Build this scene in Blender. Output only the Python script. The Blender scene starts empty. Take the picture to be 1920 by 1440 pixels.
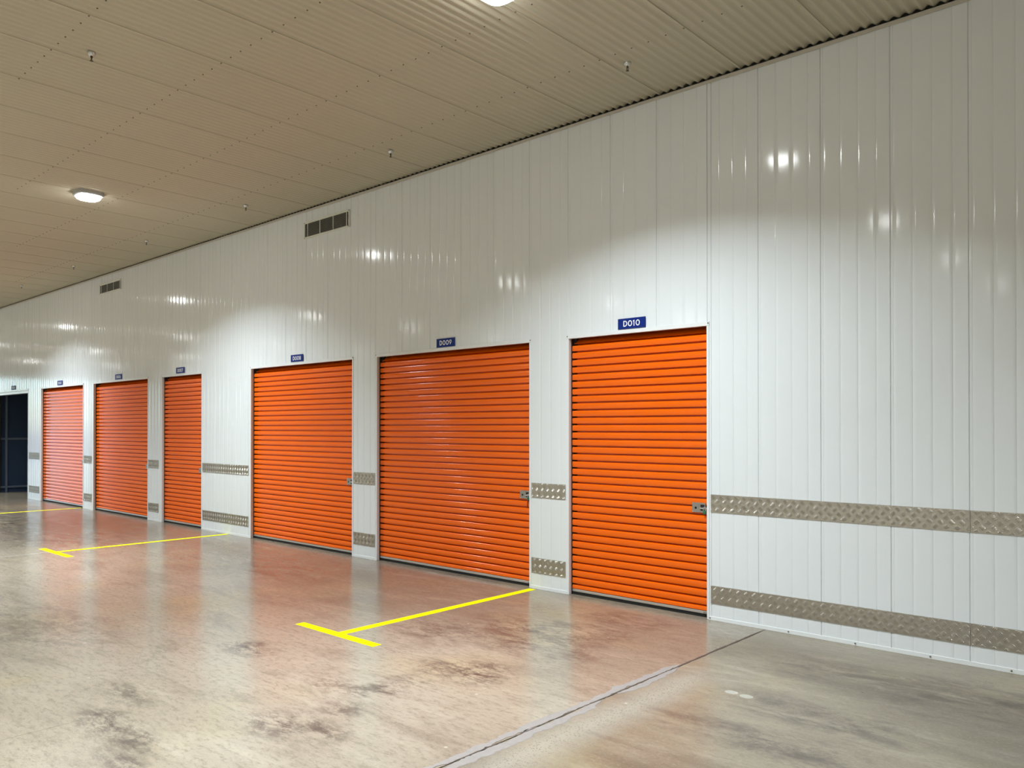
import bpy, math, random
from mathutils import Vector
random.seed(7)
S = bpy.context.scene
COL = S.collection
PI = math.pi
H = 1.582                      # camera height; the wall with the doors is the plane y = WY
WY = 6.0
CZ = 4.478                     # lowest line of the corrugated ceiling
OH = 2.432                     # door opening height

# ------------------------------------------------------------------ materials
def mat(name):
    m = bpy.data.materials.new(name); m.use_nodes = True
    n = m.node_tree.nodes; b = n['Principled BSDF']
    return m, m.node_tree, b

def simple(name, col, rough=0.5, metal=0.0, spec=None, noise=None, bump=None, coat=0.0):
    """plain paint / metal / rubber with a little procedural unevenness"""
    m, t, b = mat(name)
    b.inputs['Base Color'].default_value = (*col, 1)
    b.inputs['Roughness'].default_value = rough
    b.inputs['Metallic'].default_value = metal
    if spec is not None: b.inputs['Specular IOR Level'].default_value = spec
    if coat: b.inputs['Coat Weight'].default_value = coat; b.inputs['Coat Roughness'].default_value = 0.1
    sc, amt = noise or (9.0, 0.06)
    tc = t.nodes.new('ShaderNodeTexCoord')
    nz = t.nodes.new('ShaderNodeTexNoise'); nz.inputs['Scale'].default_value = sc; nz.inputs['Detail'].default_value = 3
    t.links.new(tc.outputs['Object'], nz.inputs['Vector'])
    mx = t.nodes.new('ShaderNodeMix'); mx.data_type = 'RGBA'
    mx.inputs[6].default_value = (*[c * (1 - amt) for c in col], 1)
    mx.inputs[7].default_value = (*[min(1, c * (1 + amt)) for c in col], 1)
    t.links.new(nz.outputs['Fac'], mx.inputs[0]); t.links.new(mx.outputs[2], b.inputs['Base Color'])
    if bump:
        bp = t.nodes.new('ShaderNodeBump'); bp.inputs['Strength'].default_value = bump[1]; bp.inputs['Distance'].default_value = bump[2]
        n2 = t.nodes.new('ShaderNodeTexNoise'); n2.inputs['Scale'].default_value = bump[0]
        t.links.new(tc.outputs['Object'], n2.inputs['Vector'])
        t.links.new(n2.outputs['Fac'], bp.inputs['Height']); t.links.new(bp.outputs['Normal'], b.inputs['Normal'])
    return m

def emit(name, col, strength):
    m, t, b = mat(name)
    b.inputs['Base Color'].default_value = (.9, .9, .9, 1)
    b.inputs['Emission Color'].default_value = (*col, 1)
    b.inputs['Emission Strength'].default_value = strength
    return m

M = {}
M['wall'] = simple('wall_steel_white', (.80, .82, .825), .10, 0, .5, (1.1, .012))
M['trim'] = simple('trim_white', (.82, .83, .82), .22, 0, .5, (3, .02))
M['jamb'] = simple('jamb_white_shaded', (.62, .60, .585), .4, 0, .4, (3, .03))
M['orange'] = simple('orange_steel', (.93, .140, .001), .13, 0, .46, (2.2, .03))
M['track'] = simple('guide_dark', (.03, .028, .027), .5)
M['alu'] = simple('aluminium', (.74, .74, .72), .3, .85, None, (25, .05))
M['rubber'] = simple('black_rubber', (.008, .008, .008), .7)
M['lock'] = simple('lock_steel', (.42, .40, .37), .38, .85, None, (60, .1))
M['dark'] = simple('dark_void', (.012, .012, .012), .8)
M['green'] = simple('green_lacquer', (.02, .16, .07), .3)
M['redstrap'] = simple('red_brown_strap', (.30, .03, .01), .5)
M['blue'] = simple('sign_blue', (.003, .022, .19), .4, 0, .25)
M['white'] = simple('sign_white', (.88, .88, .88), .4)
M['ceil'] = simple('ceiling_cream', (.53, .485, .375), .42, 0, .4, (.5, .05))
M['screw'] = simple('screw_dark', (.20, .17, .13), .5, .3)
M['topcap'] = simple('ceiling_angle', (.55, .50, .43), .5, 0, .4, (2, .04))
M['vent'] = simple('vent_white', (.74, .74, .66), .4, 0, .4)
M['slat'] = simple('vent_slat', (.36, .355, .30), .5)
M['lampbody'] = simple('lamp_grey', (.42, .42, .42), .4, .2)
M['lampglow'] = emit('lamp_diffuser', (.97, 1.0, 1.0), 32.0)
M['chrome'] = simple('sprinkler_chrome', (.62, .62, .60), .25, .8)
M['brass'] = simple('sprinkler_dark', (.10, .085, .06), .4, .7)
M['plain'] = simple('plain_white', (.70, .70, .68), .5)
M['unlit_navy'] = simple('unit_steel_unlit', (.045, .075, .14), .45, .2, .4, (.9, .12))
M['stud'] = simple('stud_steel', (.22, .27, .36), .4, .4)
M['yellow'] = simple('line_paint_yellow', (1.0, .93, .0), .8, 0, .1, (30, .03))
M['tread'] = simple('tread_aluminium', (.52, .485, .425), .31, .9, None, (14, .08))
M['filler'] = simple('joint_filler_dark', (.085, .06, .045), .7, 0, .3, (20, .3))
M['patch'] = simple('joint_mortar', (.30, .26, .238), .75, 0, .3, (35, .12), (90, .3, .002))
M['apron'] = simple('outdoor_concrete', (.45, .44, .42), .8)

# white panel steel: vertical oil-canning so that lamps break up in it
def wall_waves():
    m = M['wall']; t = m.node_tree; b = t.nodes['Principled BSDF']
    tc = t.nodes.new('ShaderNodeTexCoord'); mp = t.nodes.new('ShaderNodeMapping')
    mp.inputs['Scale'].default_value = (6.0, 1, .9)
    nz = t.nodes.new('ShaderNodeTexNoise'); nz.inputs['Scale'].default_value = 1.0; nz.inputs['Detail'].default_value = 1.5
    bp = t.nodes.new('ShaderNodeBump'); bp.inputs['Strength'].default_value = .35; bp.inputs['Distance'].default_value = .004
    t.links.new(tc.outputs['Object'], mp.inputs[0]); t.links.new(mp.outputs[0], nz.inputs['Vector'])
    t.links.new(nz.outputs['Fac'], bp.inputs['Height']); t.links.new(bp.outputs['Normal'], b.inputs['Normal'])
wall_waves()

# polished, worn concrete
def concrete():
    m, t, b = mat('floor_concrete')
    N, L = t.nodes.new, t.links.new
    tc = N('ShaderNodeTexCoord').outputs['Object']
    sep = N('ShaderNodeSeparateXYZ'); L(tc, sep.inputs[0])
    def math_(op, a, c=None, clamp=False):
        n = N('ShaderNodeMath'); n.operation = op; n.use_clamp = clamp
        for i, v in enumerate((a, c)):
            if v is None: continue
            if isinstance(v, (int, float)): n.inputs[i].default_value = v
            else: L(v, n.inputs[i])
        return n.outputs[0]
    def noise(scale, detail=4, sx=1., sy=1., rough=.55, dist=0., off=(0, 0, 0)):
        mp = N('ShaderNodeMapping'); mp.inputs['Scale'].default_value = (sx, sy, 1); mp.inputs['Location'].default_value = off
        L(tc, mp.inputs[0]); n = N('ShaderNodeTexNoise')
        n.inputs['Scale'].default_value = scale; n.inputs['Detail'].default_value = detail
        n.inputs['Roughness'].default_value = rough; n.inputs['Distortion'].default_value = dist
        L(mp.outputs[0], n.inputs['Vector']); return n.outputs['Fac']
    def ramp(f, lo, hi):
        n = N('ShaderNodeMapRange'); n.interpolation_type = 'SMOOTHSTEP'
        n.inputs[1].default_value = lo; n.inputs[2].default_value = hi
        L(f, n.inputs[0]); return n.outputs[0]
    def mix(f, a, c):
        n = N('ShaderNodeMix'); n.data_type = 'RGBA'
        if isinstance(f, (int, float)): n.inputs[0].default_value = f
        else: L(f, n.inputs[0])
        for i, v in ((6, a), (7, c)):
            if isinstance(v, tuple): n.inputs[i].default_value = (*v, 1)
            else: L(v, n.inputs[i])
        return n.outputs[2]
    # two pours: left of the joint pale beige, right of it darker and browner
    side = ramp(math_('ADD', sep.outputs[0], 2.755), -.012, .012)
    paleL = mix(ramp(noise(.55, 3), .35, .65), (.340, .280, .206), (.392, .332, .255))
    paleR = mix(ramp(noise(.8, 3, .45, 1.0, off=(4, 2, 0)), .35, .65), (.160, .131, .088), (.285, .240, .168))
    c = mix(side, paleL, paleR)
    # the strip before the doors is darker and browner
    door_strip = ramp(math_('ADD', sep.outputs[1], math_('MULTIPLY', noise(.9, 3, .6, 1, off=(2, 9, 0)), 2.2)), 4.6, 6.0)
    c = mix(math_('MULTIPLY', math_('MULTIPLY', door_strip, math_('SUBTRACT', 1, side)), .62), c, (.195, .165, .118))
    # yellowish bloom towards the camera side of the joint
    c = mix(math_('MULTIPLY', ramp(noise(.7, 2, off=(9, 1, 0)), .50, .70), .5), c, (.42, .33, .185))
    # cloudy mottling, trowel streaks running along the wall
    c = mix(math_('MULTIPLY', ramp(noise(1.5, 8, .55, 1.6, .68, .7, (6, 2, 0)), .46, .72), .62), c, (.185, .142, .105))
    c = mix(math_('MULTIPLY', ramp(noise(2.6, 8, .35, 3.0, .7, .5), .52, .74), math_('ADD', math_('MULTIPLY', side, .45), .35)), c, (.13, .105, .078))
    c = mix(math_('MULTIPLY', ramp(noise(2.4, 8, .5, 2.2, .66, .5, (3, 7, 0)), .48, .80), .42), c, (.53, .46, .355))
    c = mix(math_('MULTIPLY', ramp(noise(22, 6, .6, 1.5, .7), .45, .70), .46), c, (.135, .108, .08))
    c = mix(math_('MULTIPLY', ramp(noise(75, 4, .7, 1.2, .8), .48, .76), .42), c, (.54, .47, .37))
    c = mix(math_('MULTIPLY', ramp(noise(6.5, 8, .3, 2.6, .75, .3, (7, 1, 0)), .52, .76), .2), c, (.14, .112, .084))
    # worn dark scuffs and stains, each where the photo has one
    blobs = [(-3.65, 3.68, .22, .22, 1.1), (-3.8, 3.6, .30, .18, .9), (-3.80, 3.28, .16, .14, .9), (-3.82, 3.1, .14, .10, 1), (-3.92, 2.95, .10, .10, 1), (-4.18, 2.92, .16, .10, .8),
             (-4.1, 4.75, .55, .34, .95), (-3.72, 4.9, .30, .35, .95), (-3.78, 4.42, .55, .25, .8), (-3.72, 5.5, .35, .22, .8), (-4.6, 4.3, .5, .3, .7),
             (-3.75, 2.7, .14, .1, .8), (-3.8, 2.35, .22, .16, .9), (-3.58, 2.42, .2, .12, .9), (-4.5, 1.74, .30, .11, 1), (-4.17, 1.72, .24, .09, 1), (-3.92, 1.57, .2, .08, .9), (-4.9, 2.0, .28, .1, .7),
             (-5.27, 3.0, .22, .14, 1), (-1.79, 3.85, .5, .16, .9), (-1.83, 4.43, .4, .14, .8), (-1.62, 4.38, .5, .18, .9), (-1.0, 5.2, .8, .4, .9), (-1.9, 5.2, .7, .25, .7),
             (-7.0, 2.2, .9, .4, .5), (-12.5, 4.4, 1.2, .8, .7), (-15.5, 4.6, 2.6, 1.0, .9), (-8.5, 4.8, 1.2, .5, .5)]
    sc = ramp(noise(4.2, 9, .75, 1.6, .78, .3, (1, 5, 0)), .44, .62)
    tot = None
    for (x, y, rx, ry, k) in blobs:
        dx = math_('MULTIPLY', math_('SUBTRACT', sep.outputs[0], x), .7 / rx)
        dy = math_('MULTIPLY', math_('SUBTRACT', sep.outputs[1], y), .7 / ry)
        d = math_('ADD', math_('MULTIPLY', dx, dx), math_('MULTIPLY', dy, dy))
        f = math_('MULTIPLY', math_('SUBTRACT', 1, d, True), k)
        tot = f if tot is None else math_('MAXIMUM', tot, f)
    c = mix(math_('MULTIPLY', math_('MULTIPLY', tot, sc), .95, True), c, (.085, .064, .053))
    vn = noise(3.6, 7, .55, 1.3, .70, .25, (8, 4, 0))
    vein = math_('SUBTRACT', 1, ramp(math_('ABSOLUTE', math_('SUBTRACT', vn, .5)), .004, .028))
    vm = math_('ADD', math_('MULTIPLY', tot, .8, True), math_('MULTIPLY', ramp(noise(.9, 2, off=(5, 5, 0)), .5, .7), .35), True)
    c = mix(math_('MULTIPLY', math_('MULTIPLY', vein, vm), .6), c, (.10, .078, .062))
    # gritty exposed aggregate beside the repaired joint
    gd = math_('ABSOLUTE', math_('SUBTRACT', math_('ADD', sep.outputs[0], 2.64), math_('MULTIPLY', noise(1.3, 3), .16)))
    near = math_('MULTIPLY', math_('SUBTRACT', 1, math_('MULTIPLY', gd, 5.0), True), ramp(sep.outputs[1], 4.9, 4.4))
    c = mix(math_('MULTIPLY', near, .75), c, (.37, .31, .245))
    vor = N('ShaderNodeTexVoronoi'); vor.inputs['Scale'].default_value = 70; L(tc, vor.inputs['Vector'])
    spk = math_('SUBTRACT', 1, ramp(vor.outputs['Distance'], .16, .36))
    c = mix(math_('MULTIPLY', math_('MULTIPLY', spk, near), .75), c, (.09, .075, .06))
    # two pale paint drips, small pale flecks
    for (x, y) in ((-2.255, 4.44), (-2.155, 4.43)):
        dx = math_('MULTIPLY', math_('SUBTRACT', sep.outputs[0], x), 1 / .044); dy = math_('MULTIPLY', math_('SUBTRACT', sep.outputs[1], y), 1 / .034)
        d = math_('ADD', math_('ADD', math_('MULTIPLY', dx, dx), math_('MULTIPLY', dy, dy)), math_('MULTIPLY', noise(30, 2), .5))
        c = mix(math_('MULTIPLY', math_('SUBTRACT', 1, ramp(d, .95, 1.3)), .8), c, (.46, .44, .375))
    v2 = N('ShaderNodeTexVoronoi'); v2.inputs['Scale'].default_value = 3.2; L(tc, v2.inputs['Vector'])
    c = mix(math_('MULTIPLY', math_('SUBTRACT', 1, ramp(v2.outputs['Distance'], .02, .045)), .6), c, (.56, .52, .44))
    # saw cuts: a pale one in line with the second bay line, fine dark ones
    for (x, w, colr, k) in ((-11.24, .012, (.62, .60, .56), .8), (-4.65, .0030, (.12, .10, .08), .6)):
        d = math_('ABSOLUTE', math_('SUBTRACT', sep.outputs[0], x))
        lim = ramp(sep.outputs[1], 3.66, 3.6) if x < -11 else ramp(sep.outputs[1], 1.75, 1.6)
        c = mix(math_('MULTIPLY', math_('MULTIPLY', math_('SUBTRACT', 1, ramp(d, w * .6, w)), lim), k), c, colr)
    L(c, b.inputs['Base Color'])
    rg = math_('ADD', math_('MULTIPLY', noise(2.6, 5, .6, 2.0, .6), .18), .12)
    rg = math_('ADD', rg, math_('MULTIPLY', near, .35))
    rg = math_('ADD', rg, math_('MULTIPLY', side, .10))
    L(rg, b.inputs['Roughness'])
    b.inputs['Specular IOR Level'].default_value = .52
    bp = N('ShaderNodeBump'); bp.inputs['Strength'].default_value = .12; bp.inputs['Distance'].default_value = .004
    L(noise(7, 4, .7, 1.3), bp.inputs['Height']); L(bp.outputs['Normal'], b.inputs['Normal'])
    return m
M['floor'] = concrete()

# ------------------------------------------------------------------ geometry helpers
class MB:
    def __init__(s): s.v = []; s.f = []
    def box(s, x0, x1, y0, y1, z0, z1):
        o = len(s.v)
        s.v += [(x, y, z) for z in (z0, z1) for y in (y0, y1) for x in (x0, x1)]
        s.f += [tuple(o + i for i in q) for q in ((0, 2, 3, 1), (4, 5, 7, 6), (0, 1, 5, 4), (2, 6, 7, 3), (0, 4, 6, 2), (1, 3, 7, 5))]
        return s
    def lathe(s, prof, n=20, cx=0, cy=0, sq=None, cap=True):
        """prof: (radius, z) pairs around the z axis; sq: superellipse exponent"""
        o = len(s.v)
        for r, z in prof:
            for k in range(n):
                a = 2 * PI * k / n; ca, sa = math.cos(a), math.sin(a)
                if sq:
                    q = (abs(ca) ** sq + abs(sa) ** sq) ** (-1 / sq); ca *= q; sa *= q
                s.v.append((cx + r * ca, cy + r * sa, z))
        for i in range(len(prof) - 1):
            for k in range(n):
                a, c = o + i * n + k, o + i * n + (k + 1) % n
                s.f.append((a, c, c + n, a + n))
        if cap:
            s.f.append(tuple(o + k for k in reversed(range(n))))
            e = o + (len(prof) - 1) * n; s.f.append(tuple(e + k for k in range(n)))
        return s
    def tube(s, pts, r, n=8):
        o = len(s.v); P = [Vector(p) for p in pts]
        for i, p in enumerate(P):
            d = (P[min(i + 1, len(P) - 1)] - P[max(i - 1, 0)]).normalized()
            a = d.orthogonal().normalized() if abs(d.y) > .99 else d.cross(Vector((0, 1, 0))).normalized()
            c = d.cross(a)
            for k in range(n):
                w = 2 * PI * k / n; s.v.append(tuple(p + a * (r * math.cos(w)) + c * (r * math.sin(w))))
        for i in range(len(P) - 1):
            for k in range(n):
                a, c = o + i * n + k, o + i * n + (k + 1) % n; s.f.append((a, c, c + n, a + n))
        s.f.append(tuple(o + k for k in reversed(range(n)))); e = o + (len(P) - 1) * n; s.f.append(tuple(e + k for k in range(n)))
        return s
    def build(s, name, m, parent=None, smooth=None, bevel=0.0, loc=None):
        me = bpy.data.meshes.new(name); me.from_pydata(s.v, [], s.f); me.materials.append(m); me.validate()
        import bmesh
        bm = bmesh.new(); bm.from_mesh(me); bmesh.ops.recalc_face_normals(bm, faces=bm.faces); bm.to_mesh(me); bm.free()
        return link(name, me, parent, smooth, bevel, loc)
def link(name, me, parent=None, smooth=None, bevel=0.0, loc=None):
    o = bpy.data.objects.new(name, me); COL.objects.link(o)
    if smooth:
        for p in me.polygons: p.use_smooth = True
        me.set_sharp_from_angle(angle=math.radians(smooth))
    if bevel:
        b = o.modifiers.new('bevel', 'BEVEL'); b.width = bevel; b.segments = 2; b.limit_method = 'ANGLE'
    if parent: o.parent = parent
    if loc: o.location = loc
    return o
def raw(name, v, f, m, parent=None, smooth=None):          # keeps the face winding given
    me = bpy.data.meshes.new(name); me.from_pydata(v, [], f); me.materials.append(m)
    return link(name, me, parent, smooth)
def tag(o, label=None, cat=None, group=None, kind=None):
    if label: o['label'] = label
    if cat: o['category'] = cat
    if group: o['group'] = group
    if kind: o['kind'] = kind
    return o
def thing(name, loc, label, cat, group=None):
    o = bpy.data.objects.new(name, None); COL.objects.link(o); o.location = loc; o.empty_display_size = .1
    return tag(o, label, cat, group)
def struct(o): o['kind'] = 'structure'; return o
def copy_tree(o, parent=None):
    c = o.copy(); COL.objects.link(c)
    if parent: c.parent = parent
    for ch in list(o.children): copy_tree(ch, c)
    return c
def plate2d(name, outer, holes, thick, m, parent, bevel=0.0):
    """flat plate in the XZ plane with real holes, facing -Y; centred in thickness on y=0"""
    cu = bpy.data.curves.new(name, 'CURVE'); cu.dimensions = '2D'; cu.fill_mode = 'BOTH'; cu.extrude = thick / 2; cu.bevel_depth = bevel
    for pts in [outer] + holes:
        sp = cu.splines.new('POLY'); sp.points.add(len(pts) - 1); sp.use_cyclic_u = True
        for p, q in zip(sp.points, pts): p.co = (q[0], q[1], 0, 1)
    o = bpy.data.objects.new(name, cu); COL.objects.link(o); o.rotation_euler = (PI / 2, 0, 0)
    return curve_to_mesh(o, name, m, parent)
def curve_to_mesh(o, name, m, parent):
    bpy.context.view_layer.update()
    dg = bpy.context.evaluated_depsgraph_get()
    me = bpy.data.meshes.new_from_object(o.evaluated_get(dg)); me.transform(o.matrix_basis)
    me.materials.clear(); me.materials.append(m); me.name = name
    cu = o.data; bpy.data.objects.remove(o); bpy.data.curves.remove(cu)
    return link(name, me, parent)
def rrect(x0, x1, z0, z1, r, n=5):
    out = []
    for cx, cz, a0 in ((x1 - r, z1 - r, 0), (x0 + r, z1 - r, 90), (x0 + r, z0 + r, 180), (x1 - r, z0 + r, 270)):
        for k in range(n + 1):
            a = math.radians(a0 + 90 * k / n); out.append((cx + r * math.cos(a), cz + r * math.sin(a)))
    return out
def circle(cx, cz, r, n=20): return [(cx + r * math.cos(2 * PI * k / n), cz + r * math.sin(2 * PI * k / n)) for k in range(n)]

# ------------------------------------------------------------------ layout
X0, X1 = -46.0, 9.0             # hall length
Y0, Y1 = -9.0, 9.4              # opposite wall, rear wall of the units
DOORS = [('D004', -22.48, -20.08), ('D005', -19.24, -16.84), ('D006', -16.31, -13.91), ('D007', -13.37, -11.98),
         ('D008', -10.504, -8.106), ('D009', -7.622, -5.206), ('D010', -4.714, -3.260)]
WTOP = 4.462

# ------------------------------------------------------------------ floor
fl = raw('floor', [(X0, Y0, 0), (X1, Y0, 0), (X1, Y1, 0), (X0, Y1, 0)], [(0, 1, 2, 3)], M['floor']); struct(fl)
ap = MB().box(-400, X0, -200, 200, -.3, -.01).build('ground_outside', M['apron']); struct(ap)

# ------------------------------------------------------------------ wall with the doors: ribbed steel panels
grooves = []                    # (x, kind)
def add_panel(xl, xr):
    grooves.append((xl, 'joint')); grooves.append((xl + .0215, 'lip'))
    w = (xr - xl - .0215) / 3.74
    for k in (1, 2, 3): grooves.append((xl + .0215 + w * (k - .02), 'rib'))
right_j = [-3.222] + [-2.812 + .4945 * k for k in range(25)]
for a, b_ in zip(right_j[:-1], right_j[1:]):
    if a < -3: 
        for gx in (-3.146, -3.022, -2.905): grooves.append((gx, 'rib'))
        grooves.append((a, 'joint'))
    else: add_panel(a, b_)
x = -3.258; grooves.append((x, 'joint'))
while x > X0 + .6:
    add_panel(x - .4882, x); x -= .4882
grooves.sort()
def profile(xa, xb):
    """(x, y) samples of the wall face between xa and xb"""
    rng = random.Random(11)
    g = [q for q in grooves]
    pts = []
    tilt = {}
    prev = None
    edges = [X0] + [q[0] for q in g] + [X1]
    bands = []
    for a, c in zip(edges[:-1], edges[1:]):
        bands.append((a, c, rng.gauss(0, .003), rng.uniform(.35, 1.05)))
    hw = {'joint': .0042, 'lip': .003, 'rib': .0038}
    dp = {'joint': .007, 'lip': .0012, 'rib': .0017}
    kind = {q[0]: q[1] for q in g}
    for a, c, tl, bw in bands:
        if c < xa or a > xb: continue
        la = hw[kind[a]] if a in kind else 0; lc = hw[kind[c]] if c in kind else 0
        s0, s1 = a + la, c - lc; w = s1 - s0
        if w <= 0: continue
        for k in range(7):
            u = k / 6; xx = s0 + u * w
            if xa < xx < xb: pts.append((xx, WY - tl * (u - .5) * w - bw * .0042 * w * 4 * u * (1 - u) * .5))
        if c in kind:
            kd = kind[c]; d = dp[kd]
            for q, dd in ((-.55, .35), (-.2, .92), (0, 1), (.2, .92), (.55, .35)):
                xx = c + q * lc
                if xa < xx < xb: pts.append((xx, WY + d * dd))
    ya = pts[0][1]; yb = pts[-1][1]
    return [(xa, WY)] + pts + [(xb, WY)]
wv, wf = [], []
def wall_span(xa, xb, z0, z1):
    p = profile(xa, xb); o = len(wv)
    for xx, yy in p: wv.append((xx, yy, z0)); wv.append((xx, yy, z1))
    for i in range(len(p) - 1):
        q = o + 2 * i; wf.append((q, q + 2, q + 3, q + 1))
    # back skin and ends so that the panel is 50 mm thick
    q = len(wv); wv.extend([(xa, WY + .05, z0), (xb, WY + .05, z0), (xb, WY + .05, z1), (xa, WY + .05, z1)])
    wf.append((q, q + 3, q + 2, q + 1)); n = o + 2 * (len(p) - 1)
    wf.append((o, o + 1, q + 3, q)); wf.append((n, q + 1, q + 2, n + 1))
    wf.append(tuple([o + 2 * i + 1 for i in range(len(p))] + [q + 2, q + 3]))
    wf.append(tuple([o + 2 * i for i in reversed(range(len(p)))] + [q, q + 1]))
piers = []
e = X0
for nm, a, c in DOORS:
    piers.append((e, a)); e = c
piers.append((e, X1))
for a, c in piers: wall_span(a, c, 0, WTOP)
for nm, a, c in DOORS: wall_span(a, c, OH, WTOP)
wr = raw('wall_right', wv, wf, M['wall'], None, 50); struct(wr)

# base angle along every pier, with its screws
for i, (a, c) in enumerate(piers):
    b = MB().box(a + .002, c - .002, WY - .0045, WY + .001, .0, .03)
    o = b.build('baseboard_right_%d' % (i + 1), M['trim'], bevel=.0012); struct(o)
scr = MB().lathe([(.0, 0), (.006, 0), (.006, .003), (.003, .0045), (0, .0045)], 10, cap=False)
def screw_mesh():
    me = bpy.data.meshes.new('screw'); me.from_pydata([(v[0], -v[2], v[1]) for v in scr.v], [], scr.f); me.materials.append(M['screw']); return me
SCREW = screw_mesh()
base_last = [o for o in COL.objects if o.name == 'baseboard_right_%d' % len(piers)][0]
for xx in (-3.235, -2.57, -2.07, -1.57, -1.09, -.6, -.1):
    link('screw', SCREW, base_last, loc=(xx, WY - .0045, .016))

# grey-cream angle that closes the top of the wall, lapped lengths
k = 0; x = X1
while x > X0:
    xa = max(X0, x - 3.02); k += 1
    zb = 4.432 + (.004 if k % 2 else 0)
    m_ = MB().box(xa, x, WY - .012, WY - .009, zb, WTOP + .004); m_.box(xa, x, WY - .012, WY + .05, WTOP, WTOP + .004)
    struct(m_.build('trim_top_%d' % k, M['topcap'])); x = xa

struct(MB().box(X0, X1, WY + .012, WY + .045, WTOP + .004, 4.53).build('trim_gap_shade', M['rubber']))  # black strip added to stand in for the dark void above the wall
# other faces of the hall
struct(MB().box(X0, X1, Y0 - .1, Y0, 0, 4.6).build('wall_left', M['plain']))
struct(MB().box(X1, X1 + .1, Y0, Y1, 0, 4.6).build('wall_near', M['plain']))
struct(MB().box(X0, X1, Y1, Y1 + .1, 0, 4.6).build('wall_rear', M['plain']))
OPY0, OPY1, OPZ = -5.0, 1.6, 4.1     # the big daylight opening at the far end of the hall
wb = MB().box(X0 - .15, X0, Y0, OPY0, 0, 4.6); wb.box(X0 - .15, X0, OPY1, Y1, 0, 4.6); wb.box(X0 - .15, X0, OPY0, OPY1, OPZ, 4.6)
struct(wb.build('wall_back', M['plain']))

# ------------------------------------------------------------------ corrugated ceiling
PITCH = .07518
SEAM = -2.965                    # one lap line; the next ones every ten ridges
cv, cf = [], []
xs = []
n0 = int((X0 - SEAM) / PITCH) - 1; n1 = int((X1 - SEAM) / PITCH) + 1
for i in range(n0, n1):
    for u in range(8):
        xx = SEAM + (i + u / 8) * PITCH
        z = CZ + .011 - .011 * math.cos(2 * PI * u / 8)      # ridge (lowest) at u = 0
        xs.append((xx, z))
        if i % 10 == 0 and u == 1:                           # lap: the edge of the sheet above
            xs[-1] = (xx, z); xs.append((xx + .0006, z + .006)); xs.append((xx + .0045, z + .006)); xs.append((xx + .005, z + .0015))
for xx, z in xs: cv.append((xx, Y0, z)); cv.append((xx, Y1, z))
for i in range(len(xs) - 1): cf.append((2 * i, 2 * i + 1, 2 * i + 3, 2 * i + 2))
q = len(cv); cv += [(xs[0][0], Y0, 4.62), (xs[0][0], Y1, 4.62), (xs[-1][0], Y1, 4.62), (xs[-1][0], Y0, 4.62)]; cf.append((q, q + 1, q + 2, q + 3))
ce = raw('ceiling', cv, cf, M['ceil'], None, 55); struct(ce)
# sheet screws along the purlins
sm = MB().lathe([(0, -.004), (.0045, -.004), (.0045, -.001), (.007, -.001), (.007, .002)], 8, cap=False)
spots = []
for yy in [5.12 - .988 * j for j in range(6)]:
    xx = SEAM + PITCH * 2 * 20
    while xx > -32:
        spots.append((xx, yy)); xx -= 2 * PITCH
vis = [s for s in spots if s[0] * -.672 + s[1] * .74 > 3.0 and abs((s[0] * .74 + s[1] * .672) / (s[0] * -.672 + s[1] * .74)) < .62
       and 2.9 / (s[0] * -.672 + s[1] * .74) < .545]
vis.sort(key=lambda s: s[0] ** 2 + s[1] ** 2)
sme = bpy.data.meshes.new('screw'); sme.from_pydata(sm.v, [], sm.f); sme.materials.append(M['screw'])
for s in vis[:100]: link('screw', sme, ce, loc=(s[0], s[1], CZ))
rest = MB()
for s in vis[100:]:
    o = len(rest.v); rest.v += [(v[0] + s[0], v[1] + s[1], v[2] + CZ) for v in sm.v]; rest.f += [tuple(o + i for i in f) for f in sm.f]
if rest.v: tag(rest.build('screw_row', M['screw'], ce), kind='stuff')

# ------------------------------------------------------------------ roller doors
CP = .0690                        # height of one rib of the curtain
def rib():
    """(fraction of the rib height from its top, stand-out) of one rib: ledge, rounded shoulder, bowed face, tight lower edge"""
    O, r, p = .0415, .0090, [(0, 0), (.028, 0)]
    zt = .028 * CP + .0003
    for k in range(7):
        a = math.radians(88 - 66 * k / 6); p.append(((zt + r - r * math.sin(a)) / CP, O - r + r * math.cos(a)))
    u0, o0 = p[-1]; u1 = .80
    for k in range(1, 8):
        t = k / 7; p.append((u0 + (u1 - u0) * t, o0 + (O - .001 - o0) * t + .0060 * 4 * t * (1 - t) * .5))
    p += [(.808, O - .003), (.812, 0)]
    return p
RIB = rib()
CTOP = 2.5763
CY = WY + .089                    # bottom of the grooves; ribs stand out towards the hall
def curtain(w, z0, z1, parent):
    v, f = [], []; prof = []
    z = z1
    while z > z0:
        for u, d in RIB:
            zz = z - u * CP
            if zz > z0: prof.append((zz, CY - d))
        z -= CP
    prof.append((z0, CY))
    prof = [(zz, yy + max(0, zz - (OH - .072)) * .95) for zz, yy in prof]      # top of the curtain leans back to its drum
    for zz, yy in prof: v.append((0, yy - WY, zz)); v.append((w, yy - WY, zz))
    for i in range(len(prof) - 1): f.append((2 * i, 2 * i + 1, 2 * i + 3, 2 * i + 2))
    f = [tuple(reversed(q)) for q in f]
    q = len(v); yb = CY - WY + .2
    v += [(0, yb - .19, z0), (w, yb - .19, z0), (w, yb, z1), (0, yb, z1)]; f.append((q, q + 3, q + 2, q + 1))
    f.append((2 * (len(prof) - 1), 2 * len(prof) - 1, q + 1, q)[::-1]); f.append((0, 1, q + 2, q + 3))
    return raw('curtain', v, f, M['orange'], parent, 38)
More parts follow.
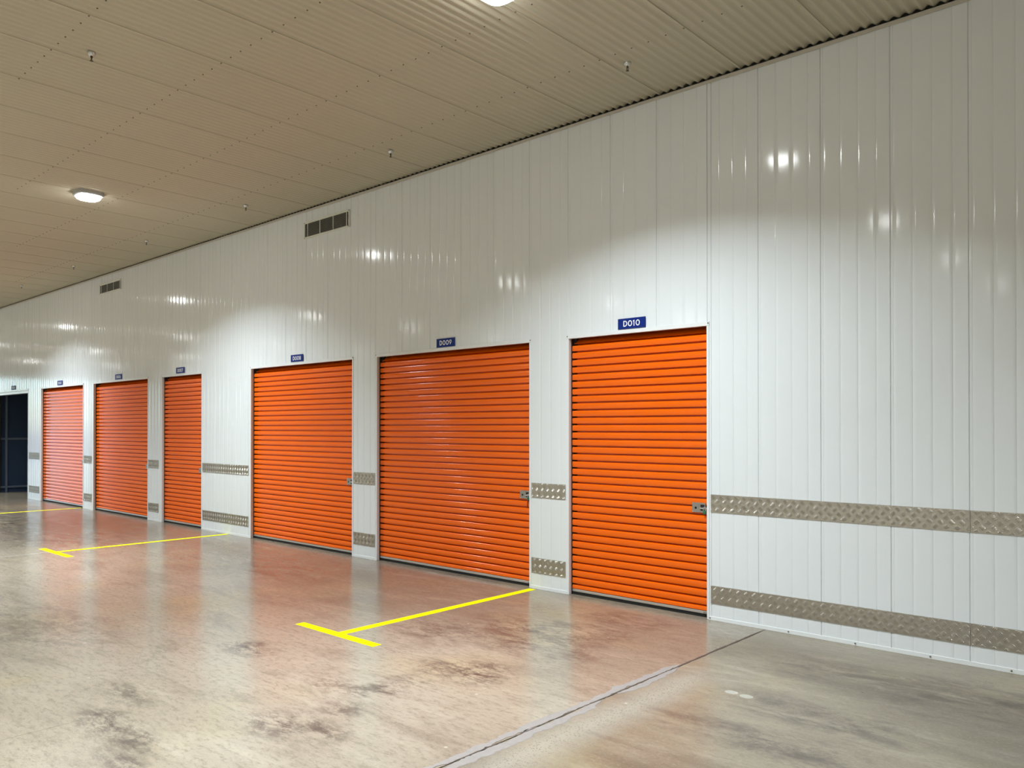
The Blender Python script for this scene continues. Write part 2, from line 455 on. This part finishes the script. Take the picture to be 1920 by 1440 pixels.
def roller_door(w, name, label, is_open=False):
    r = thing('roller_door', (0, 0, 0), label, 'roller door', 'orange storage unit doors' if not is_open else None)
    r['kind'] = 'thing'
    # frame: white folded angle, face 30 mm wide, and its return into the opening
    for s, xa in ((0, 0), (1, w)):
        sg = -1 if s == 0 else 1
        b = MB()
        b.box(*sorted((xa + sg * .019, xa - sg * .0)), -.0055, 0.0005, .002, OH - .001)
        b.box(*sorted((xa - sg * .0025, xa + sg * .0)), -.0055, .034, .002, OH - .001)
        b.build('jamb', M['trim'], r, bevel=.001)
        g = MB().box(*sorted((xa - sg * .0005, xa - sg * .004)), .036, .11, .0, OH + .1)
        g.box(*sorted((xa - sg * .0005, xa - sg * .030)), .082, .11, 0, OH + .1)
        g.build('guide_track', M['track'], r)
        d = MB()
        d.box(*sorted((xa - sg * .0022, xa - sg * .0030)), .004, .033, .004, OH - .004).build('jamb_return_shade', M['jamb'], r)  # greyer strip over the white return, its shade put into the colour
    h = MB().box(-.022, w + .022, -.0075, -.0015, OH + .000, OH + .031); h.box(0, w, -.0075, .034, OH - .0025, OH + .001)
    h.build('header', M['trim'], r, bevel=.001)
    for xx in (-.012, w + .012): link('screw', SCREW, r, loc=(xx, -.0075, OH + .019))
    if is_open:
        curtain(w - .012, OH + .01, OH + .2, r).location = (.006, 0, 0)
        MB().box(.008, w - .008, .036, .078, OH - .062, OH + .012).build('bottom_rail', M['trim'], r, bevel=.004)  # aluminium rail coloured white to stand in for daylight reflected off it
        MB().box(.008, w - .008, .05, .07, OH - .078, OH - .0615).build('seal', M['rubber'], r)
    else:
        curtain(w - .012, .052, CTOP, r).location = (.006, 0, 0)
        b = MB().box(.008, w - .008, .042, .088, .029, .053)
        b.build('bottom_rail', M['alu'], r, bevel=.004)
        MB().box(.006, w - .006, .05, .082, .0, .0295).build('seal', M['rubber'], r)
        MB().box(w - .06, w - .02, .036, .044, .031, .047).build('rail_latch', M['lock'], r, bevel=.002)
        # slide-bolt lock plate near the right-hand edge
        lp = plate2d('lock_plate', rrect(-.122, .0, -.040, .040, .004), [circle(-.090, -.004, .0115), rrect(-.046, -.006, -.026, .026, .004)], .003, M['lock'], r, .0006)
        lp.location = (w - .038, .0375, .914)
        bp = MB().box(-.120, -.002, -.002, .0005, -.038, .038).build('lock_backing', M['dark'], lp, loc=(0, .004, 0))
        MB().box(-.058, -.052, -.003, -.0015, -.038, .038).build('fold', M['lock'], lp)
        MB().tube([(-.05, .002, -.006), (.03, .002, -.006)], .007, 10).build('bolt', M['alu'], lp, smooth=40)
        for xx, zz in ((-.115, .034), (-.115, -.034)):
            MB().lathe([(0, .002), (.003, .0018), (.0042, 0)], 10, cap=False).build('rivet', M['alu'], lp, smooth=60).matrix_local = \
                __import__('mathutils').Matrix.Translation((xx, -.0022, zz)) @ __import__('mathutils').Matrix.Rotation(PI / 2, 4, 'X')
    return r
LBL = {'D005': 'orange roller shutter door beneath the D005 sign, second opening from the left edge',
       'D006': 'wide orange roller shutter door beneath the D006 sign', 'D007': 'narrow orange roller shutter door beneath the D007 sign',
       'D008': 'wide orange roller shutter door beneath the D008 sign, lock plate without padlock',
       'D009': 'largest orange roller shutter door, beneath the D009 sign, padlocked', 'D010': 'nearest narrow orange roller shutter door beneath the D010 sign, padlocked'}
for nm, a, c in DOORS:
    if nm == 'D004':
        r = roller_door(c - a, nm, 'open doorway with its roller shutter raised, at the left edge', True)
    else: r = roller_door(c - a, nm, LBL[nm])
    r.location = (a, WY, 0)

# the open unit behind D004: grey steel partitions, unlit gloom put into their navy colour; studs and rails
def unit():
    a, c = DOORS[0][1] - .09, DOORS[0][2] + .09
    wl = MB().box(a - .02, a, WY + .06, Y1, 0, 4.46).build('wall_unit_left', M['unlit_navy']); struct(wl)
    for yy in (6.235, 6.85, 7.5, 8.1, 8.7): MB().box(a, a + .05, yy, yy + .045, .0, 3.2).build('stud', M['stud'], wl, bevel=.004)
    for zz in (.10, 1.29, 2.55): MB().box(a, a + .04, WY + .12, Y1, zz, zz + .05).build('rail', M['stud'], wl, bevel=.004)
    struct(MB().box(c, c + .02, WY + .06, Y1, 0, 4.46).build('wall_unit_right', M['unlit_navy']))
    struct(MB().box(a, c, Y1 - .03, Y1 - .01, 0, 4.46).build('wall_unit_rear', M['unlit_navy']))
unit()

# padlocks hang in the slots of the two nearest lock plates
def padlock(x, z, label, strap):
    y = WY + .028
    p = thing('padlock', (x, y, z), label, 'padlock', 'padlocks on the nearest doors')
    MB().box(-.014, .014, -.007, .007, -.040, -.012).build('body', M['green'], p, bevel=.004)
    pts = [(-.011, 0, -.014)] + [(-.011 * math.cos(PI * k / 8), 0, .008 + .011 * math.sin(PI * k / 8)) for k in range(9)] + [(.011, 0, -.014)]
    MB().tube(pts, .003, 8).build('shackle', M['alu'], p, smooth=50)
    if strap:
        pts = [(-.004, .004, -.04), (-.012, .002, -.06), (-.017, .004, -.085), (-.020, .007, -.105)]
        MB().tube(pts, .0045, 6).build('strap', M['redstrap'], p, smooth=50)
padlock(-3.300, .903, 'green padlock hanging in the lock plate of the D010 door', False)
padlock(-5.250, .903, 'green padlock with a red strap on the lock plate of the D009 door', True)

# ------------------------------------------------------------------ unit number signs
def arc(cx, cy, rx, ry, a0, a1, n=18):
    return [(cx + rx * math.cos(math.radians(a0 + (a1 - a0) * k / n)), cy + ry * math.sin(math.radians(a0 + (a1 - a0) * k / n))) for k in range(n + 1)]
GLYPH = {   # strokes in a box 0..w by 0..1
    'D': (.80, [[(.1, .09), (.1, .91)] + arc(.34, .5, .37, .41, 90, -90) + [(.1, .09)]]),
    '0': (.84, [arc(.42, .5, .33, .42, 90, 450, 30)]),
    '1': (.42, [[(.04, .80), (.24, .91), (.24, 0)]]),
    '4': (.74, [[(.70, .24), (.10, .24), (.46, .96)], [(.52, .55), (.52, 0)]]),
    '5': (.70, [[(.62, .91), (.16, .91), (.13, .54)] + arc(.33, .33, .27, .25, 110, -140)]),
    '6': (.74, [arc(.38, .32, .27, .24, 90, 450, 26), [(.50, .93), (.24, .60), (.13, .38)]]),
    '7': (.70, [[(.06, .91), (.60, .91), (.26, 0)]]),
    '8': (.74, [arc(.37, .70, .23, .21, 90, 450, 24), arc(.37, .30, .27, .22, 90, 450, 26)]),
    '9': (.74, [arc(.36, .68, .27, .24, 90, 450, 26), [(.61, .62), (.50, .40), (.24, .07)]]),
}
def lettering(txt, parent):
    b = MB(); hgt, sw, gap = .053, .0090, .14
    tot = sum(GLYPH[c][0] for c in txt) + gap * (len(txt) - 1); x = -tot / 2
    for c in txt:
        w, strokes = GLYPH[c]
        for st in strokes:
            P = [Vector(((x + px) * hgt, 0, (py - .5) * hgt)) for px, py in st]
            closed = (P[0] - P[-1]).length < 1e-6
            o = len(b.v); n = len(P)
            for i, p in enumerate(P):
                a = P[i - 1] if i else (P[-2] if closed else p); d = P[i + 1] if i < n - 1 else (P[1] if closed else p)
                t1 = (p - a).normalized() if (p - a).length > 0 else (d - p).normalized(); t2 = (d - p).normalized() if (d - p).length > 0 else t1
                nr = Vector((-(t1 + t2).z, 0, (t1 + t2).x)).normalized()
                m = Vector((-t1.z, 0, t1.x)).dot(nr); k = sw / 2 / max(m, .55)
                for sg in (1, -1):
                    q = p + nr * (sg * k); b.v += [(q.x, 0, q.z), (q.x, -.0006, q.z)]
            for i in range(n - 1):
                q = o + 4 * i
                b.f += [(q + 1, q + 3, q + 7, q + 5), (q, q + 4, q + 6, q + 2), (q, q + 1, q + 5, q + 4), (q + 2, q + 6, q + 7, q + 3)]
            if not closed:
                for q in (o, o + 4 * (n - 1)): b.f.append((q, q + 2, q + 3, q + 1))
        x += w + gap
    return b.build('lettering', M['white'], parent)
SIGN = {'D004': (-21.08, 'small pale blue sign above the open doorway at the left edge'), 'D005': (-18.09, 'small blue sign D005, fifth number sign from the right'),
        'D006': (-15.13, 'small blue sign reading D006'), 'D007': (-12.69, 'small blue sign reading D007'), 'D008': (-9.318, 'small blue sign reading D008'),
        'D009': (-6.415, 'blue sign reading D009 above the largest orange door'), 'D010': (-3.998, 'blue sign reading D010 above the nearest orange door')}
for nm, (x, lb) in SIGN.items():
    s = thing('number_sign', (x, WY - .009, 2.516), lb, 'sign', 'unit number signs')
    MB().box(-.146, .146, -.0015, .0015, -.047, .047).build('plate', M['blue'], s, bevel=.0006)
    lettering(nm, s).location = (0, -.0015, 0)

# ------------------------------------------------------------------ five-bar tread plates screwed to the wall
def tread(x0, x1, z0, z1, label):
    w, h = x1 - x0, z1 - z0
    b = MB()
    for q in (((0, -.0025, 0), (w, -.0025, 0), (w, -.0025, h), (0, -.0025, h)), ((0, 0, 0), (w, 0, 0), (w, 0, h), (0, 0, h)), ((0, -.0025, 0), (0, 0, 0), (0, 0, h), (0, -.0025, h)),
              ((w, -.0025, 0), (w, 0, 0), (w, 0, h), (w, -.0025, h)), ((0, -.0025, 0), (w, -.0025, 0), (w, 0, 0), (0, 0, 0)), ((0, -.0025, h), (w, -.0025, h), (w, 0, h), (0, 0, h))):
        b.f.append(tuple(range(len(b.v), len(b.v) + 4))); b.v += list(q)
    P = .0680
    ph = random.Random(int(abs(x0) * 100 + z0 * 10)); ox, oz = ph.uniform(0, P), ph.uniform(0, P)
    L_, n = .0195, 5
    for j in range(-1, int(h / P) + 2):
        for i in range(-1, int(w / P) + 2):
            for half in (0, 1):
                cx = ox + (i + .5 * half) * P; cz = oz + (j + .5 * half) * P
                a = PI / 4 if half else -PI / 4
                dx, dz = math.cos(a), math.sin(a); nx, nz = -dz, dx
                for k in range(n):
                    o_ = (k - 2) * .0067; l = L_ * (1 - .03 * abs(k - 2))
                    px, pz = cx + nx * o_, cz + nz * o_
                    lo, hi = -l, l
                    for p_, d_, m0, m1 in ((px, dx, .002, w - .002), (pz, dz, .002, h - .002)):
                        t0, t1 = sorted(((m0 - p_) / d_, (m1 - p_) / d_)); lo = max(lo, t0); hi = min(hi, t1)
                    if hi - lo < .006: continue
                    q = len(b.v); hwid = .0025; ht = .0036
                    mid = (lo + hi) / 2; li = (hi - lo) / 2
                    def pt(t, s, y): return (px + dx * t + nx * s, -.0025 - y, pz + dz * t + nz * s)
                    b.v += [pt(lo, 0, 0), pt(mid - li * .5, hwid, 0), pt(mid + li * .5, hwid, 0), pt(hi, 0, 0), pt(mid + li * .5, -hwid, 0), pt(mid - li * .5, -hwid, 0),
                            pt(mid - li * .55, 0, ht), pt(mid + li * .55, 0, ht)]
                    b.f += [tuple(q + z for z in t) for t in ((0, 6, 1), (1, 6, 7, 2), (2, 7, 3), (3, 7, 4), (4, 7, 6, 5), (5, 6, 0))]
    o = b.build('bumper_rail', M['tread'], smooth=125)
    o.location = (x0, WY - .0022, z0)
    return tag(o, label, 'bumper rail', 'tread plate bumper rails along the wall')
PL = [(-3.227, -1.326, 'right of the D010 door'), (-1.323, .35, 'at the right edge'), (-5.18, -4.752, 'on the pier between doors D009 and D010'),
      (-8.075, -7.655, 'on the pier between doors D008 and D009'), (-11.948, -10.567, 'on the wide pier between doors D007 and D008'),
      (-13.885, -13.49, 'on the pier between doors D006 and D007'), (-16.79, -16.39, 'on the pier between doors D005 and D006'),
      (-20.0, -19.33, 'on the pier between the open doorway and door D005')]
for i, (a, c, where) in enumerate(PL):
    zu, zl = ((.888, 1.034), (.137, .284)) if i < 2 else ((.896, 1.041), (.156, .306))
    ends = ' short' if c - a < .8 else ' long'
    tread(a, c, *zu, 'upper%s tread plate bumper rail %s' % (ends, where))
    tread(a, c, *zl, 'lower%s tread plate bumper rail %s' % (ends, where))

# ------------------------------------------------------------------ wall vents
def vent(x0, x1, z0, z1, label):
    w, h = x1 - x0, z1 - z0; f = .022
    r = thing('air_vent', (x0, WY - .002, z0), label, 'vent', 'air vents high on the wall')
    MB().box(f * .5, w - f * .5, -.003, -.001, f * .5, h - f * .5).build('backing', M['dark'], r)
    b = MB().box(0, w, -.012, 0, 0, f); b.box(0, w, -.012, 0, h - f, h); b.box(0, f * .8, -.012, 0, f, h - f); b.box(w - f * .8, w, -.012, 0, f, h - f)
    b.build('frame', M['vent'], r, bevel=.002)
    sl = MB(); n = 14
    for k in range(n):
        z = f + (h - 2 * f) * (k + .5) / n
        o = len(sl.v)
        for xx in (f * .8, w - f * .8): sl.v += [(xx, -.011, z - .0042), (xx, -.0035, z + .0028), (xx, -.0035, z + .0042), (xx, -.011, z - .0028)]
        sl.f += [tuple(o + i for i in q) for q in ((0, 1, 5, 4), (1, 2, 6, 5), (2, 3, 7, 6), (3, 0, 4, 7))]
    sl.build('louvre', M['slat'], r)
    for u in (.085, .365, .655, .94):
        MB().box(w * u - .004, w * u + .004, -.0125, -.003, f, h - f).build('mullion', M['vent'], r)
    for xx in (.012, w - .012):
        for zz in (.011, h - .011): link('screw', SCREW, r, loc=(xx, -.012, zz))
vent(-9.15, -8.157, 4.078, 4.297, 'nearer louvred air vent above the D008 door')
vent(-16.01, -15.03, 4.105, 4.297, 'farther louvred air vent above the D006 door')

# ------------------------------------------------------------------ ceiling lamps
LAMP_W = 133.0
def lamp_proto():
    r = thing('ceiling_lamp', (0, 0, CZ), '', 'lamp', 'square ceiling lamps')
    MB().lathe([(.120, .012), (.150, .012), (.155, -.012), (.150, -.036), (.138, -.044), (.128, -.040)], 32, sq=5).build('housing', M['lampbody'], r, smooth=40)
    MB().lathe([(.132, -.036), (.131, -.052), (.122, -.070), (.098, -.083), (.055, -.089), (.0, -.091)], 32, sq=3.2, cap=False).build('diffuser', M['lampglow'], r, smooth=60)
    d = bpy.data.lights.new('lamp_light', 'AREA'); d.shape = 'DISK'; d.size = .24; d.energy = LAMP_W; d.color = (.88, 1, 1.08); d.spread = math.radians(130)
    o = bpy.data.objects.new('lamp_light', d); COL.objects.link(o); o.parent = r; o.location = (0, 0, -.096)
    return r
lp = lamp_proto(); first = True
for j, yy in enumerate((3.79, .42, -2.95, -6.3)):
    for i in range(-1, 6):
        xx = -3.57 - 6.92 * i
        o = lp if first else copy_tree(lp); first = False
        o.location = (xx, yy, CZ)
        if (j, i) == (0, 0): o['label'] = 'lit square ceiling lamp cut by the top edge of the picture'
        elif (j, i) == (0, 1): o['label'] = 'lit square ceiling lamp towards the left, whole in view'
        else: o['label'] = 'lit square ceiling lamp outside the picture, seen only as glints in the wall'

# ------------------------------------------------------------------ fire sprinklers
def sprinkler():
    r = thing('sprinkler', (0, 0, 0), '', 'sprinkler', 'fire sprinklers along the ceiling')
    MB().lathe([(.017, .012), (.030, .006), (.031, 0), (.027, -.010), (.021, -.022), (.014, -.027), (.010, -.027)], 20).build('escutcheon', M['chrome'], r, smooth=40)
    b = MB().lathe([(.009, -.026), (.009, -.036), (.006, -.038)], 12)
    for s in (-1, 1): b.tube([(s * .007, 0, -.036), (s * .011, 0, -.046), (s * .003, 0, -.060)], .0022, 6)
    b.lathe([(.0025, -.036), (.0025, -.060)], 8); b.build('head', M['brass'], r, smooth=40)
    d = MB().lathe([(.013, -.060), (.014, -.0615), (.004, -.0625), (.003, -.066)], 14); d.build('deflector', M['brass'], r, smooth=40)
    return r
sp0 = sprinkler(); SP = [(-3.58, 5.31, 'nearest fire sprinkler, near the top edge beside the wall'), (-6.56, 5.34, 'second fire sprinkler along the wall, above the D009 door'),
      (-9.56, 5.38, 'third fire sprinkler along the wall, left of the nearer vent'), (-12.5, 5.36, 'fourth fire sprinkler along the wall, above the D007 door'),
      (-15.4, 5.32, 'fifth fire sprinkler along the wall, near the farther vent'), (-18.3, 5.34, 'farthest fire sprinkler along the wall, at the left edge'),
      (-6.55, 2.385, 'fire sprinkler away from the wall, top left of the picture')]
for i, (x, y, lb) in enumerate(SP):
    o = sp0 if i == 0 else copy_tree(sp0)
    o.location = (x, y, CZ); o['label'] = lb

# ------------------------------------------------------------------ yellow bay lines on the floor
def bay_line(x, y0, y1, cx0, cx1, cy, label, stem_tilt=0):
    b = MB(); w = .042; z = .0012
    o = len(b.v)
    def slab(p):
        q = len(b.v); b.v += [(a, c, 0.0002) for a, c in p] + [(a, c, z) for a, c in p]
        n = len(p); b.f.append(tuple(q + n + k for k in range(n))); b.f.append(tuple(q + k for k in reversed(range(n))))
        for k in range(n): b.f.append((q + k, q + (k + 1) % n, q + n + (k + 1) % n, q + n + k))
    slab([(cx0, cy - w), (cx1, cy - w), (cx1, cy + w), (cx0, cy + w)])
    slab([(x - w, cy + w), (x + w, cy + w), (x + w + stem_tilt, y1), (x - w + stem_tilt, y1)])
    return tag(b.build('bay_line', M['yellow']), label, 'floor line', 'yellow bay lines painted on the floor')
bay_line(-5.125, 3.6, 5.965, -5.64, -4.64, 3.655, 'near yellow T-shaped line painted on the floor, below door D009', -.015)
bay_line(-11.17, 3.6, 5.99, -11.62, -10.62, 3.64, 'far yellow T-shaped line painted on the floor, below door D007')
bay_line(-17.02, 3.6, 6.02, -17.52, -16.52, 3.64, 'farthest yellow line on the floor, at the left edge', .05)

# ------------------------------------------------------------------ expansion joint across the floor
def ribbon(b, x, ya, yb, wl, wr, rough, z, seed):
    rg = random.Random(seed); n = int((yb - ya) / .02); o = len(b.v)
    l, r = wl, wr
    for i in range(n + 1):
        y = ya + (yb - ya) * i / n
        l += (wl - l) * .25 + rg.gauss(0, rough); r += (wr - r) * .25 + rg.gauss(0, rough)
        tp = min(1, i / 6 + .05, (n - i) / 6 + .05)
        for xx, zz in ((x - l * tp, .0002), (x - l * tp * .93, z), (x + r * tp * .93, z), (x + r * tp, .0002)): b.v.append((xx, y, zz))
    for i in range(n):
        for k in range(3): q = o + 4 * i + k; b.f.append((q, q + 1, q + 5, q + 4))
jt = thing('expansion_joint', (0, 0, 0), 'dark expansion joint with pale mortar repairs running across the floor to the wall', 'floor joint')
b = MB(); ribbon(b, -2.757, 4.55, 5.985, .0105, .0105, .0012, .0012, 3); ribbon(b, -2.757, .6, 4.56, .0045, .0045, .0016, .0026, 4)
f_ = b.build('filler', M['filler'], jt)
b = MB(); ribbon(b, -2.766, .6, 4.72, .050, .004, .006, .0020, 5); b.build('mortar', M['patch'], jt)
b = MB(); ribbon(b, -2.748, 3.95, 4.66, .003, .034, .005, .0018, 8); b.build('mortar', M['patch'], jt)
b = MB(); ribbon(b, -2.748, .6, 3.80, .003, .052, .006, .0020, 9); b.build('mortar', M['patch'], jt)

# ------------------------------------------------------------------ daylight through the far opening
w = bpy.data.worlds.new('sky'); S.world = w; w.use_nodes = True
t = w.node_tree; bg = t.nodes['Background']
sky = t.nodes.new('ShaderNodeTexSky'); sky.sky_type = 'NISHITA'; sky.sun_disc = False; sky.sun_elevation = math.radians(40); sky.sun_rotation = math.radians(90)
tn = t.nodes.new('ShaderNodeMix'); tn.data_type = 'RGBA'; tn.blend_type = 'MULTIPLY'; tn.inputs[0].default_value = 1; tn.inputs[7].default_value = (.74, .93, 1.16, 1)
t.links.new(sky.outputs[0], tn.inputs[6]); t.links.new(tn.outputs[2], bg.inputs[0]); bg.inputs[1].default_value = .50
pd = bpy.data.lights.new('sky_portal', 'AREA'); pd.shape = 'RECTANGLE'; pd.size = OPY1 - OPY0; pd.size_y = OPZ
pd.cycles.is_portal = True
po = bpy.data.objects.new('sky_portal', pd); COL.objects.link(po); po.location = (X0 - .2, (OPY0 + OPY1) / 2, OPZ / 2); po.rotation_euler = (PI / 2, 0, -PI / 2)

# ------------------------------------------------------------------ camera
cd = bpy.data.cameras.new('camera'); cam = bpy.data.objects.new('camera', cd); COL.objects.link(cam); S.camera = cam
yaw, pit, roll = 2.30763886, .00637763, -.000237579
cam.location = (0, 0, H)
cam.rotation_euler = (PI / 2 + pit, 0, yaw - PI / 2)
cd.sensor_fit = 'HORIZONTAL'; cd.sensor_width = 36; cd.lens = 1501.33 / 1920 * 36
cd.shift_y = (792.858 - 720) / 1920
cd.clip_start = .05; cd.clip_end = 300
vs = S.view_settings; vs.view_transform = 'Standard'; vs.look = 'None'; vs.gamma = 1; vs.use_curve_mapping = False; vs.exposure = 0.0
S.cycles.max_bounces = 8
S.cycles.adaptive_threshold = 0.03
